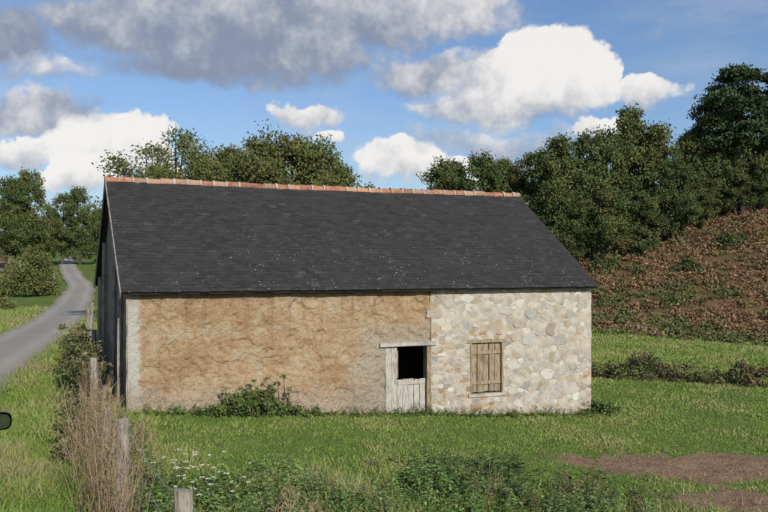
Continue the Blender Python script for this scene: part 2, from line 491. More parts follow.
boards('window_shutter',8.70,9.60,-.12,1.20,.05,5,m_woodb,topjit=.05,gap=.02)
V=[];Fc=[]
for zz in (.15,.95): box_vf(8.72,9.58,.02,.036,zz-.045,zz+.045,V,Fc)
py_mesh('shutter_rails',V,Fc,m_woodb,barn)
V=[];Fc=[]
box_vf(8.55,9.75,-.03,.2,1.21,1.30,V,Fc); box_vf(8.652,8.70,-.015,.2,-.14,1.207,V,Fc); box_vf(9.60,9.648,-.015,.2,-.14,1.207,V,Fc)
py_mesh('window_frame',V,Fc,m_woodb,barn)
V=[];Fc=[]; box_vf(8.58,9.72,-.05,.3,-.22,-.143,V,Fc); py_mesh('window_sill',V,Fc,m_mortar,barn)
boards('door_jamb_panel',6.22,6.54,-.72,1.205,.0,2,m_woodg,th=.05)
boards('lower_half_door',6.56,7.36,-.68,.36,.06,5,m_woodg,th=.035,topjit=.03,gap=.012)
V=[];Fc=[]
box_vf(6.57,7.35,.035,.046,.22,.31,V,Fc); box_vf(6.57,7.35,.035,.046,-.5,-.41,V,Fc); py_mesh('door_rails',V,Fc,m_woodg,barn)
V=[];Fc=[]; box_vf(7.37,7.485,-.03,.2,-.72,1.205,V,Fc); py_mesh('door_post',V,Fc,m_woodb,barn)
V=[];Fc=[]; box_vf(6.05,7.62,-.075,.3,1.21,1.305,V,Fc); py_mesh('door_lintel',V,Fc,m_woodg,barn)
boards('upper_half_door_open',6.60,6.64,.37,1.19,.15,1,m_woodb,th=.72)

# ---- roof
m_slate, nt = new_mat('slate_with_lichen'); g=NT(nt); co=g.coord(); at=g.attr()
n1=g.noise(co,.6,4); n2=g.noise(co,14,3,.7)
c=g.mix(g.ss(n1,.35,.7,0,.6),at.outputs['Color'],(.038,.036,.035)); c=g.mix(g.ss(n2,.5,.85,0,.4),c,(.07,.067,.062))
sx=g.n('ShaderNodeSeparateXYZ'); nt.links.new(co,sx.inputs[0])
dens=g.noise(co,.7,4,.6)
low=g.ss(sx.outputs[2],5.4,3.0)
dd=g.math('MULTIPLY',g.ss(dens,.26,.60,.15,1.0),g.math('ADD',g.math('MULTIPLY',low,.4),.6))
def spots(sc,r,lo):
    nd=g.n('ShaderNodeTexVoronoi',feature='F1'); g.put(nd.inputs['Vector'],co); nd.inputs['Scale'].default_value=sc
    cr=g.n('ShaderNodeSeparateColor'); nt.links.new(nd.outputs['Color'],cr.inputs[0])
    rr=g.math('MULTIPLY',dd,g.math('MULTIPLY',g.ss(cr.outputs[0],lo,1.0),r))
    return g.math('LESS_THAN',g.math('ADD',nd.outputs['Distance'],g.math('MULTIPLY',n2,.12)),rr)
sp=g.math('MAXIMUM',spots(6.0,.27,.6),spots(12,.37,.4))
c=g.mix(g.math('MULTIPLY',sp,.5),c,(.28,.27,.25))
g.bsdf(c,.68,bump=n2,bstr=.3,bdist=.01,spec=.25)
def sag(s): return -.03*math.sin(math.pi*max(0,min(1,s/L)))
EO=.26; ze=EZ+.10-EO*.69
slope=math.atan2(RZ-ze,4+EO); SLn=math.hypot(RZ-ze,4+EO)
def roof_pt(s,t,side,up=0):
    yy=-EO+t*math.cos(slope)-up*math.sin(slope); zz=ze+t*math.sin(slope)+up*math.cos(slope)+sag(s)*(t/SLn)
    zz+=.010*math.sin(s*1.3+t*1.1)*math.sin(math.pi*t/SLn)
    if side: yy=8-yy
    return (s,yy,zz)
SV=[];SF=[];SC=[]
ex=.135; nrow=int(SLn/ex)
for side in (0,1):
    for r in range(nrow+1):
        t0=r*ex; t1=min(t0+ex*1.9,SLn)
        w=.215; s=-.17-(w/2 if r%2 else 0)
        while s<12.62:
            a=max(s,-.17)+.002; b_=min(s+w,12.62)-.002
            if b_-a>.03:
                dj=R.uniform(-.009,.009); lift=R.uniform(.010,.020)
                if R.random()<.015: dj-=.04
                q=[roof_pt(a,t0+dj,side,lift),roof_pt(b_,t0+dj,side,lift+R.uniform(-.004,.004)),roof_pt(b_,t1,side,.002),roof_pt(a,t1,side,.002),
                   roof_pt(a,t0+dj,side,lift-.010),roof_pt(b_,t0+dj,side,lift-.010)]
                b=len(SV); SV+=q
                if side==0: SF+=[(b,b+1,b+2,b+3),(b+4,b+5,b+1,b)]
                else: SF+=[(b+3,b+2,b+1,b),(b,b+1,b+5,b+4)]
                v=R.uniform(.026,.042)*(1.4 if R.random()<.04 else 1); SC+=[(v*1.05,v,v*.96)]*6
            s+=w
py_mesh('slate_roof',SV,SF,m_slate,barn,cols=SC)
m_under, nt = new_mat('dark_roof_boards'); g=NT(nt); g.bsdf(g.mix(g.noise(g.coord(),8),(.03,.026,.022),(.06,.05,.04)),.9)
V=[];Fc=[]
n=60
for side in (0,1):
    b=len(V)
    for i in range(n+1):
        s=-.155+12.75*i/n
        for t,u in ((0.03,-.03),(SLn*.25,-.03),(SLn*.5,-.03),(SLn*.75,-.03),(SLn,-.03),(SLn,-.08),(SLn*.5,-.08),(.03,-.08)): V.append(roof_pt(s,t,side,u))
    for i in range(n):
        for k in range(8):
            k2=(k+1)%8; Fc.append((b+8*i+k,b+8*i+k2,b+8*i+8+k2,b+8*i+8+k))
    Fc.append(tuple(b+k for k in range(8))); Fc.append(tuple(b+8*n+7-k for k in range(8)))
py_mesh('roof_boards',V,Fc,m_under,barn)
m_terra, nt = new_mat('terracotta_ridge_tile'); g=NT(nt); co=g.coord(); at=g.attr(); n2=g.noise(co,12,4,.7)
c=g.mix(g.ss(n2,.42,.7,0,.7),at.outputs['Color'],(.38,.29,.23)); c=g.mix(g.ss(n2,.45,.3,0,.6),c,(.13,.08,.06)); g.bsdf(c,.9,bump=n2,bstr=.4,bdist=.01,spec=.1)
V=[];Fc=[];cols=[]
s=-.2;
while s<12.6:
    ln=.36; a0=s; a1=min(s+ln+.03,12.66); dz=R.uniform(-.014,.014); b=len(V); ns=8
    for q,(sv,rr) in enumerate(((a0,.130),(a1,.113),(a1,.095),(a0,.110))):
        for k in range(ns+1):
            an=math.pi*(-.08+1.16*k/ns); V.append((sv,4+rr*1.1*math.cos(an),RZ-.045+sag(sv)+dz+rr*math.sin(an)))
    for q in range(4):
        q2=(q+1)%4
        for k in range(ns): Fc.append((b+q*(ns+1)+k,b+q2*(ns+1)+k,b+q2*(ns+1)+k+1,b+q*(ns+1)+k+1))
    v=R.uniform(.7,1.05); cc=R.choice([(.38,.15,.085),(.42,.20,.12),(.32,.13,.08),(.38,.23,.16)])
    cols+=[tuple(x_*v for x_ in cc)]*(4*(ns+1)); s+=ln
py_mesh('ridge_tiles',V,Fc,m_terra,barn,cols=cols)
V=[];Fc=[]
s=-.2+.36
while s<12.5:
    if R.random()<.8:
        b=len(V); ns=8; e_=R.uniform(.012,.028)
        for sv in (s-e_,s+e_+.01):
            for k in range(ns+1):
                an=math.pi*(-.05+1.1*k/ns); V.append((sv,4+.150*math.cos(an),RZ-.04+sag(sv)+.138*math.sin(an)))
        for k in range(ns): Fc.append((b+k,b+ns+1+k,b+ns+2+k,b+k+1))
    s+=.36
py_mesh('ridge_mortar',V,Fc,m_mortar,barn)
V=[];Fc=[]
for side in (0,1):
    b=len(V)
    for t in (0,SLn):
        for sx_,u in ((-.20,.005),(-.172,.005),(-.172,-.14),(-.20,-.14)): V.append(roof_pt(sx_,t,side,u))
    Fc+=[(b,b+1,b+5,b+4),(b+1,b+2,b+6,b+5),(b+2,b+3,b+7,b+6),(b+3,b,b+4,b+7),(b,b+1,b+2,b+3),(b+4,b+5,b+6,b+7)]
py_mesh('barge_board',V,Fc,m_post,barn)
V=[];Fc=[]
for y_,zt in ((.8,2.9),(2.4,3.9),(5.6,3.9),(7.3,2.9)):
    tube([(-.09,y_,-.3),(-.10,y_+.05,1.2),(-.08,y_,zt)],[.08,.075,.07],V,Fc,6)
py_mesh('gable_posts',V,Fc,m_post,barn)

# ------------------------------------------------------------ foliage materials
def leaf_mat(name, rough=.65):
    m, nt = new_mat(name); g=NT(nt); at=g.attr()
    g.bsdf(at.outputs['Color'], rough, spec=.2); return m
m_leaf=leaf_mat('leaves'); m_grass=leaf_mat('grass_blades',.75); m_dry=leaf_mat('dry_stems_mat',.85)
m_bark, nt = new_mat('bark'); g=NT(nt); co=g.coord(); n2=g.noise(g.scalev(co,(4,4,1)),4,4,.7)
g.bsdf(g.mix(n2,(.05,.042,.034),(.12,.10,.08)),.95,bump=n2,bstr=.8,bdist=.05,spec=.1)

def leaves(centers, rad, per, size, rng, pal, flat=.75, cvar=.35, up=0.0):
    n=len(centers); N=n*per
    off=rng.normal(size=(N,3))*.55
    ln=np.linalg.norm(off,axis=1); off/=np.maximum(1,ln/1.5)[:,None]
    off*=np.repeat(rad,per)[:,None]; off[:,2]*=flat
    c=np.repeat(centers,per,axis=0)+off
    a=rng.normal(size=(N,3)); a/=np.linalg.norm(a,axis=1)[:,None]
    b=np.cross(a,rng.normal(size=(N,3))); b/=np.linalg.norm(b,axis=1)[:,None]
    sz=size*rng.uniform(.55,1.4,N)
    a*=sz[:,None]; b*=(sz*.6)[:,None]
    V=np.stack([c-a,c+b,c+a,c-b],1).reshape(-1,3)
    Fc=np.arange(4*N).reshape(N,4)
    pal=np.array(pal)
    cb=pal[rng.integers(0,len(pal),n)]*rng.uniform(1-cvar,1+cvar,n)[:,None]
    col=np.repeat(cb,per,axis=0)*rng.uniform(.7,1.3,N)[:,None]
    lf=pal[rng.integers(0,len(pal),N)]; col=col*.7+lf*.3
    return V,Fc,np.repeat(col,4,axis=0)

PAL_OAK=[(.095,.125,.032),(.115,.135,.040),(.075,.105,.028),(.14,.14,.045),(.12,.105,.04)]
PAL_DARK=[(.055,.085,.028),(.070,.100,.032),(.085,.110,.035),(.105,.120,.04)]
PAL_PINE=[(.04,.065,.03),(.05,.08,.032),(.06,.09,.038)]
def make_tree(name, seed, ht, cr, cb, nlobe, nclump, per, size, pal, kind='oak', crange=(.10,.24)):
    rng=rng_(seed); R2=random.Random(seed)
    V=[];Fc=[]
    lean=(R2.uniform(-.05,.05)*ht,R2.uniform(-.05,.05)*ht)
    tr=ht*.018
    tp=[(0,0,-.4),(lean[0]*.2,lean[1]*.1,ht*.2),(lean[0]*.4+R2.uniform(-.1,.1),lean[1]*.5,ht*.45),(lean[0]*.8,lean[1]*.8,ht*.65),(lean[0],lean[1],ht*.82)]
    tube(tp,[tr*1.5,tr,tr*.75,tr*.5,tr*.15],V,Fc,7)
    lobes=[]
    for i in range(nlobe):
        an=i*2.4+R2.uniform(-.5,.5); t=(i+.5)/nlobe
        zc=cb+(ht-cb)*(.10+.78*t)
        prof=math.sin(math.pi*(.18+.72*t))**.7 if kind=='oak' else (1-.6*t)
        rr=cr*prof*R2.uniform(.4,.8)
        lr=cr*(.50-.20*t)*R2.uniform(.7,1.25)
        lobes.append((lean[0]*t+rr*math.cos(an),lean[1]*t+rr*math.sin(an),min(zc,ht-lr*.55),lr))
    lobes.append((lean[0],lean[1],ht-cr*.25,cr*.25))
    cen=[];rad=[]
    for k in range(nclump):
        lx,ly,lz,lr=lobes[R2.randrange(len(lobes))]
        d=rng.normal(size=3); d/=np.linalg.norm(d); q=(rng.random()**.45)*lr*(1.25 if rng.random()<.2 else 1)
        cen.append((lx+d[0]*q,ly+d[1]*q,min(ht-.1,max(lz+d[2]*q*(.8 if kind=='oak' else .4),cb*.6)))); rad.append(cr*R2.uniform(*crange))
    for lx,ly,lz,lr in lobes:
        z0=max(cb*.6,min(lz-lr*.6,ht*.6)); f=z0/ht
        p0=(lean[0]*f,lean[1]*f,z0); mid=((p0[0]+lx)/2+R2.uniform(-.2,.2),(p0[1]+ly)/2,(p0[2]+lz)/2+.2)
        tube([p0,mid,(lx,ly,lz)],[tr*.45,tr*.28,tr*.12],V,Fc,5)
        for j in range(4):
            c_=cen[R2.randrange(len(cen))]
            if (c_[0]-lx)**2+(c_[1]-ly)**2+(c_[2]-lz)**2<lr*lr*1.3:
                tube([(lx,ly,lz),((lx+c_[0])/2,(ly+c_[1])/2,(lz+c_[2])/2+.08),c_],[tr*.14,tr*.09,tr*.03],V,Fc,4)
    cen=np.array(cen)
    LV,LF,LC=leaves(cen,np.array(rad),per,size,rng,pal,.75 if kind=='oak' else .45,.22)
    n0=len(V)
    Vn=np.concatenate([np.array(V),LV]); Fn=np.concatenate([np.array(Fc),LF+n0])
    cols=np.concatenate([np.full((n0,3),.1),LC])
    fm=np.concatenate([np.zeros(len(Fc)),np.ones(len(LF))]).astype(int)
    me=mesh_np(name,Vn,Fn,cols,[m_bark,m_leaf],fm,link=False); me['ht']=ht
    return me
def place(me, name, x, y, top_z, rz, squash=1.0):
    z0=h1(x,y)-.1; sc=(top_z-z0)/me['ht']
    ob=bpy.data.objects.new(name,me); ob.location=(x,y,z0); ob.scale=(sc*squash,sc*squash,sc); ob.rotation_euler=(0,0,rz); COL.objects.link(ob); return ob
def place_px(me,name,px,topy,D,rz,sq=1.0): return place(me,name,PX(px,D),D,C+(HY-topy)/F*D,rz,sq)

oakA=make_tree('oak_mesh_a',1,10,3.6,2.2,11,130,190,.085,PAL_OAK)
oakB=make_tree('oak_mesh_b',2,10,3.4,2.0,12,140,190,.085,PAL_OAK)
sparse=make_tree('ash_mesh',3,10,2.6,3.0,11,55,80,.08,[(.11,.13,.045),(.14,.14,.05),(.09,.11,.035)],crange=(.12,.3))
bigA=make_tree('wood_mesh_a',4,15,5.0,1.2,14,170,120,.17,PAL_DARK)
bigB=make_tree('wood_mesh_b',5,15,4.4,1.0,13,160,120,.17,PAL_DARK+[(.13,.13,.045)])
bigC=make_tree('wood_mesh_c',6,15,5.4,1.5,16,180,120,.17,PAL_DARK+PAL_OAK)
pine=make_tree('pine_mesh',8,16,4.6,5.5,14,130,130,.16,PAL_PINE,kind='pine')

for px,ty,D,rz,me,sq in [(150,138,41,0,sparse,1.0),(176,120,43,2,sparse,.9),(207,150,40,.5,oakA,.8),(236,143,42,1.4,oakB,.85),(264,136,40,2.3,oakA,.85),(292,136,41,4,oakB,.85),(320,148,40,5,oakA,.8),(343,162,41,1,oakB,.72),(170,164,40,3,oakB,.75)]:
    place_px(me,'oak_tree' if me is not sparse else 'ash_tree',px,ty,D,rz,sq)
for i,(px,ty,D,me,sq) in enumerate([(452,162,96,bigB,.8),(478,152,94,bigA,.8),(505,160,97,bigC,.75),(530,150,95,bigB,.85),(558,136,93,bigC,.8),(588,130,94,bigA,.8),(612,135,98,bigB,.8),(630,108,99,bigC,.8),(655,124,100,bigB,.85),(602,180,91,bigC,1.0),(640,190,92,bigB,1.15),(570,190,91,bigA,1.0),
        (672,158,96,bigA,.9),(688,134,104,bigC,.8),(708,94,104,bigB,.8),(722,100,103,bigA,.8),(768,110,103,bigC,.9),(790,90,104,bigA,.9),(700,172,99,bigC,1.0),(735,155,101,bigB,1.15),(760,160,101,bigA,1.15),(820,100,103,bigB,1.0),(870,110,104,bigC,1.0)]):
    place_px(me,'woodland_tree',px,ty,D,i*1.7,sq)
place_px(pine,'pine_tree',743,60,101,1.0,1.0); place_px(pine,'pine_tree',774,66,103,3.0,1.0)
for i in range(9):
    px=450+i*50+random.uniform(-8,8); D=120+random.uniform(-5,8)
    place_px([bigA,bigB,bigC][i%3],'woodland_tree',px,158 if px<600 else 134,D,i*2.1,1.0)
for px,ty,D,me,sq in [(6,176,150,bigA,.8),(28,170,152,bigC,.75),(62,192,158,bigB,.8),(80,186,160,bigA,.75),(98,208,165,bigC,.8),(-25,175,150,bigB,1),(118,200,170,bigA,.9),(45,216,175,bigC,1.0)]:
    place_px(me,'roadside_tree',px,ty,D,px*.3,sq)

rng=rng_(40); cen=[];rad=[]
for k in range(900):
    X_=rng.uniform(-420,420); Y_=330+rng.uniform(-20,60)+abs(X_)*-.1
    r=rng.uniform(2.5,4.5); cen.append((X_,Y_,h1(X_,Y_)+rng.uniform(.5,7)*(.6+.4*math.sin(X_*.05)))); rad.append(r)
LV,LF,LC=leaves(np.array(cen),np.array(rad),40,.8,rng,[(.08,.10,.06),(.09,.11,.065),(.075,.09,.06)],.8)
mesh_np('distant_tree_line',LV,LF,LC,[m_leaf])

def bush(name,pts_r,per,size,pal,seed,flat=.8,cvar=.3,twigs=0):
    rng=rng_(seed)
    cen=np.array([(a,b,h1(a,b)+c_) for a,b,c_,r in pts_r]); rad=np.array([p[3] for p in pts_r])
    LV,LF,LC=leaves(cen,rad,per,size,rng,pal,flat,cvar)
    V=[];Fc=[]
    base=cen.mean(0)
    for c_ in cen[::3]:
        x0=base[0]*.1+c_[0]*.9; y0=base[1]*.1+c_[1]*.9
        tube([(x0,y0,h1(x0,y0)-.05),((x0+c_[0])/2+.05,(y0+c_[1])/2,(h1(x0,y0)+c_[2])/2),tuple(c_)],[.02,.015,.006],V,Fc,4)
    n0=len(V); Vn=np.concatenate([np.array(V),LV]); Fn=np.concatenate([np.array(Fc),LF+n0])
    cols=np.concatenate([np.full((n0,3),.1),LC]); fm=np.concatenate([np.zeros(len(Fc)),np.ones(len(LF))]).astype(int)
    return mesh_np(name,Vn,Fn,cols,[m_bark,m_leaf],fm)
def blobpts(cx,cy,w,d,h,n,r0,r1,seed):
    q=random.Random(seed); o=[]
    for i in range(n):
        a=q.uniform(0,6.28); rr=math.sqrt(q.random()); fx=rr*math.cos(a); fy=rr*math.sin(a)
        zt=h*math.sqrt(max(.05,1-rr*rr))
        o.append((cx+fx*w,cy+fy*d,q.uniform(.15,1)*zt,q.uniform(r0,r1)))
    return o
bush('roadside_bush',blobpts(-33,77,2.1,1.8,4.4,90,.45,.8,1),120,.11,PAL_OAK,60)
bush('roadside_bush',blobpts(-26.8,57,1.2,1.2,.8,25,.25,.45,2),80,.09,PAL_OAK,61)
q=random.Random(5); hp=[]
for i in range(170):
    t=q.random(); hp.append((-36-t*26+q.uniform(-.6,.6),77+t*62,q.uniform(.2,1.5),q.uniform(.4,.8)))
for i in range(130):
    t=q.random(); hp.append((-31-t*17+q.uniform(-.7,.7),100+t*40,q.uniform(.2,1.2),q.uniform(.5,.9)))
bush('roadside_hedge',hp,60,.16,PAL_OAK+[(.18,.14,.07)],62)
sxw=lambda s,t:(P1[0]+s*math.cos(A)-t*math.sin(A), P1[1]+s*math.sin(A)+t*math.cos(A))
q=random.Random(12); bp=[]
for i in range(85):
    s_=q.gauss(2.75,.7); hgt_=.5*math.exp(-((s_-2.7)/.6)**2)+.14
    a_,b_=sxw(s_,-q.uniform(.15,.6)); bp.append((a_,b_,q.uniform(.05,1)*hgt_,q.uniform(.07,.15)))
bush('elder_shrub',bp,45,.038,[(.085,.145,.032),(.11,.165,.042),(.07,.115,.03),(.12,.13,.045)],63)
q=random.Random(8); sp_=[]
for i in range(12):
    s_=q.gauss(2.7,.35); a_,b_=sxw(s_,-.3); hh=q.uniform(.5,.95)
    for k in range(4): sp_.append((a_+.08*k*q.uniform(-.5,.7),b_,hh*(.4+.2*k),.06))
bush('elder_shoots',sp_,14,.035,[(.09,.14,.04),(.10,.12,.05)],64)
bx,by=sxw(12.75,.1); bush('corner_shrub',blobpts(bx,by,.6,.4,.36,30,.08,.18,7),60,.045,[(.075,.11,.03),(.095,.13,.04)],65)
gp=[]
for i in range(120):
    t=q.uniform(-5.0,7.5); x0,y0=sxw(-.8+q.uniform(-.45,.3),t)
    if t<-.5: x0-=(-t)*.08
    gp.append((x0,y0,q.uniform(.05,1.0)*(1.2 if t>0 else .6),q.uniform(.10,.24)))
bush('bramble_thicket',gp,70,.042,PAL_DARK+[(.16,.12,.06),(.11,.13,.05),(.2,.16,.09)],66)
hp=[]
for i in range(330):
    t=q.random(); X_=7.5+t*24; Y_=34.2-t*.5+q.uniform(-1.0,1.0)
    hp.append((X_,Y_,q.uniform(.05,.6)*(1+.35*math.sin(X_*1.3)+.2*math.sin(X_*3.1)),q.uniform(.16,.38)))
bush('field_hedge',hp,70,.06,[(.07,.085,.03),(.10,.11,.04),(.14,.105,.055),(.09,.07,.042)],67)
# bracken slope
rng=rng_(50); cen=[];rad=[];cb=[]
for k in range(4800):
    Y_=rng.uniform(63,106); X_=rng.uniform(4,75)
    n_=noise.noise(Vector((X_*.10,Y_*.16,0)))+.6*noise.noise(Vector((X_*.4,Y_*.4,4)))
    hf=(Y_-63)/30+ n_*1.2
    cen.append((X_,Y_,h1(X_,Y_)+rng.uniform(.0,.35))); rad.append(rng.uniform(.3,.7))
    cb.append(hf)
cen=np.array(cen);rad=np.array(rad);cb=np.array(cb)
for nm,sel,pal in (('bramble_patch',cb<.30,[(.08,.10,.03),(.10,.13,.038),(.12,.14,.05),(.14,.10,.055)]),('bracken',cb>=.30,[(.23,.13,.07),(.19,.105,.06),(.27,.165,.09),(.16,.12,.055),(.21,.125,.07),(.13,.125,.05)])):
    LV,LF,LC=leaves(cen[sel],rad[sel],40,.13,rng,pal,.6,.25); mesh_np(nm,LV,LF,LC,[m_leaf])
q=random.Random(77); sp2=[]
for cx_,cy_,w_,h_ in ((24,88,1.6,2.0),(31,84,1.4,1.3),(20,80,1.5,1.0),(38,90,1.8,1.8),(43,82,1.2,.9),(29,92,1.8,2.2),(47,90,1.5,1.6),(26,76,1.0,.7)):
    sp2+=blobpts(cx_,cy_,w_,w_,h_,12,.4,.7,int(cx_))
bush('gorse_bushes',sp2,80,.13,PAL_DARK,68)

# ------------------------------------------------------------ grass
def blades(N, xr, yr, hmin, hmax, w, seed, pal, density=None):
    rng=rng_(seed)
    y=np.exp(rng.uniform(math.log(yr[0]),math.log(yr[1]),N)); x=rng.uniform(xr[0],xr[1],N)*y
    s,t=barn_local(x,y)
    keep=~((s>-.05)&(s<12.6)&(t>-.04)&(t<8.1))
    keep&=road_dist(x,y)>1.5+rng.uniform(-.2,.15,N)
    keep&=rng.random(N)>np.clip(soil_mask(x,y)*1.6,0,.95)
    if density is not None: keep&=rng.random(N)<density(x,y)
    x=x[keep];y=y[keep];n=len(x); z=H(x,y)-.01
    nzv=.5*np.sin(x*1.1+.8*np.sin(y*.9))*np.cos(y*.8+.7*np.sin(x*1.3))+.3*np.sin(x*3.7+np.sin(y*2.9))*np.sin(y*3.3+np.sin(x*2.1))
    hgt=rng.uniform(hmin,hmax,n)*(1+.6*nzv)*(1+.012*np.clip(y-12,0,60))
    an=rng.uniform(0,2*np.pi,n); ww=w*(.5+y/14)*rng.uniform(.7,1.3,n)
    lx=rng.normal(0,.5,n)*hgt; ly=rng.normal(0,.5,n)*hgt
    dx=np.cos(an)*ww; dy=np.sin(an)*ww
    V=np.stack([np.stack([x-dx,y-dy,z],1),np.stack([x+dx,y+dy,z],1),np.stack([x+lx,y+ly,z+hgt],1)],1).reshape(-1,3)
    Fc=np.arange(3*n).reshape(n,3)
    pal=np.array(pal); k=np.clip((nzv+.5)*.9+rng.normal(0,.28,n),0,.999)
    col=pal[(k*len(pal)).astype(int)]*rng.uniform(.75,1.25,n)[:,None]
    return V,Fc,np.repeat(col,3,axis=0)
PG=[(.12,.20,.035),(.15,.23,.043),(.18,.25,.052),(.215,.26,.066),(.28,.27,.11)]
V_,F_,C_=blades(330000,(-.62,.62),(8,42),.03,.075,.007,21,PG); mesh_np('meadow_grass',V_,F_,C_,[m_grass])
V_,F_,C_=blades(60000,(.18,.60),(38,66),.06,.12,.008,24,PG[1:]); mesh_np('pasture_grass',V_,F_,C_,[m_grass])
V_,F_,C_=blades(130000,(-.62,.60),(7.5,15.5),.08,.30,.006,22,PG+[(.32,.28,.15)],density=lambda x,y: np.clip((15.2-y)/2.5,0,1)*(.35+.65*(np.sin(x*2.1)*np.sin(y*1.7)>-.2))); mesh_np('tall_grass',V_,F_,C_,[m_grass])
V_,F_,C_=blades(70000,(-.62,-.28),(12,60),.08,.2,.007,23,PG[1:]+[(.28,.25,.13)]); mesh_np('verge_grass',V_,F_,C_,[m_grass])

def weeds(name,pos,seed,pal,hmin,hmax,lf):
    rng=rng_(seed); V=[];cols=[];SVv=[];SFf=[]
    for (x,y) in pos:
        z=h1(x,y); ht=rng.uniform(hmin,hmax); lx,ly=rng.normal(0,.12,2)
        tint=np.array(pal[rng.integers(len(pal))])*rng.uniform(.7,1.3)
        tube([(x,y,z-.02),(x+lx*.5,y+ly*.5,z+ht*.5),(x+lx,y+ly,z+ht)],[.006,.005,.003],SVv,SFf,3)
        nl=int(8+ht*22)
        for k in range(nl):
            t=(k+1)/nl; an=k*2.4+rng.uniform(-.3,.3); ln=lf*rng.uniform(.7,1.3)*(1.15-.6*t)
            c=np.array([x+lx*t,y+ly*t,z+ht*t]); d=np.array([math.cos(an),math.sin(an),rng.uniform(-.1,.55)]); s=np.array([-math.sin(an),math.cos(an),rng.uniform(-.3,.3)])
            p1=c+d*ln*.45+s*ln*.27; p2=c+d*ln*.45-s*ln*.27; tip=c+d*ln+np.array([0,0,-ln*.3])
            V+=[c,p2,tip,p1]; cols+=[tint*rng.uniform(.8,1.25)]*4
    n0=len(SVv); V=np.concatenate([np.array(SVv),np.array(V)]); nl=(len(V)-n0)//4
    Fc=np.concatenate([np.array(SFf),np.arange(4*nl).reshape(nl,4)+n0])
    cols=np.concatenate([np.full((n0,3),.08)*np.array([.9,1.2,.5]),np.array(cols)])
    return mesh_np(name,V,Fc,cols,[m_leaf])
q=random.Random(31); pos=[]
while len(pos)<1150:
    px=q.uniform(140,760); D=q.uniform(9.8,15.4); X_=PX(px,D)
    lim=13.6+2.0*noise.noise(Vector((X_*.8,0,0)))+(.8 if 430<px<520 else 0)-(1.0 if px>620 else 0)-(.6 if px<260 else 0)
    if D<lim and (noise.noise(Vector((X_*1.2,D*1.2,3)))>-.15): pos.append((X_,D))
weeds('nettle_patch',pos,70,[(.15,.25,.06),(.17,.28,.07),(.12,.21,.05),(.21,.27,.085)],.12,.55,.11)
pos=[(PX(q.gauss(480,38),D),D) for D in [q.uniform(13.0,15.8) for _ in range(140)]]
weeds('dock_plants',pos,71,[(.075,.12,.035),(.095,.15,.042)],.14,.42,.14)
pos=[(PX(q.gauss(580,55),D),D) for D in [q.uniform(11.5,14.6) for _ in range(120)]]
weeds('sorrel_plants',pos,75,[(.09,.14,.038),(.13,.13,.05),(.14,.095,.05)],.15,.55,.10)
pos=[(PX(q.uniform(140,290),D),D) for D in [q.uniform(9.8,13.2) for _ in range(220)]]
weeds('hogweed_leaves',pos,72,[(.13,.21,.055),(.16,.23,.065),(.21,.24,.09)],.08,.34,.15)
pos=[(X_+q.uniform(-.3,.3),Y_+q.uniform(-.3,.3)) for X_,Y_ in [(-1.9+i*-.33,8.6+i*.75) for i in range(12)] for _ in range(7)]
weeds('fence_weeds',pos,73,[(.10,.15,.04),(.12,.165,.05),(.19,.17,.08)],.2,.6,.10)
pos=[sxw(q.uniform(.2,12.3),-q.uniform(.1,.5)) for _ in range(420)]
weeds('wall_foot_weeds',pos,74,[(.10,.165,.04),(.13,.185,.055)],.05,.28,.07)

m_white,nt=new_mat('white_umbel'); g=NT(nt); g.bsdf((.50,.50,.42),.85)
V=[];Fc=[];V2=[];F2=[]
for i in range(46):
    D=q.uniform(11.2,13.6); px=q.gauss(196,24); x0=PX(px,D); z0=h1(x0,D); hh=q.uniform(.25,.58)
    x1=x0+q.uniform(-.05,.05)
    tube([(x0,D,z0),(x1,D,z0+hh)],[.004,.003],V2,F2,3)
    rmx=q.uniform(.02,.05)
    for k in range(11):
        a=q.uniform(0,6.28); r=rmx*math.sqrt(q.random()); cx_=x1+r*math.cos(a); cy_=D+r*math.sin(a); zz=z0+hh+.01-r*.25; b=len(V); e=.0075
        V+=[(cx_-e,cy_,zz),(cx_,cy_-e,zz-.004),(cx_+e,cy_,zz),(cx_,cy_+e,zz+.007)]; Fc.append((b,b+1,b+2,b+3))
uf=empty('white_umbel_flowers'); py_mesh('flower_heads',V,Fc,m_white,uf); py_mesh('stems',V2,F2,m_leaf,uf,cols=[(.09,.13,.04)]*len(V2))

rng=rng_(90); V=[];Fc=[];cols=[]
def stalk(x,y,ht,lean,r=.005,head=True):
    z=h1(x,y); n0=len(V)
    tube([(x,y,z),(x+lean[0]*.4,y+lean[1]*.4,z+ht*.5),(x+lean[0],y+lean[1],z+ht)],[r,r*.8,r*.4],V,Fc,3)
    if head:
        for k in range(q.randint(3,7)):
            t=q.uniform(.55,1); p=(x+lean[0]*t,y+lean[1]*t,z+ht*t)
            tube([p,(p[0]+q.uniform(-.10,.10),p[1]+q.uniform(-.1,.1),p[2]+q.uniform(.02,.15))],[r*.6,r*.9],V,Fc,3)
    c_=q.choice([(.36,.27,.16),(.28,.19,.11),(.42,.34,.22),(.20,.13,.08)])
    cols.extend([c_]*(len(V)-n0))
for i in range(290):
    D=q.uniform(8.8,14.0); px=q.gauss(104,15)+ (D-11)*-4
    stalk(PX(px,D),D,q.uniform(.4,1.55),(q.gauss(0,.18),q.gauss(0,.1)),q.uniform(.002,.005))
for i in range(110):
    D=q.uniform(14,18.5); px=q.gauss(95,9)
    stalk(PX(px,D),D,q.uniform(.5,1.2),(q.gauss(0,.13),q.gauss(0,.1)),.004)
for i in range(60):
    D=q.uniform(9.5,11); stalk(PX(q.gauss(283,14),D),D+1.2,q.uniform(.15,.4),(q.gauss(0,.1),0),.005)
mesh_np('dry_stalks',V,Fc,cols,[m_dry])

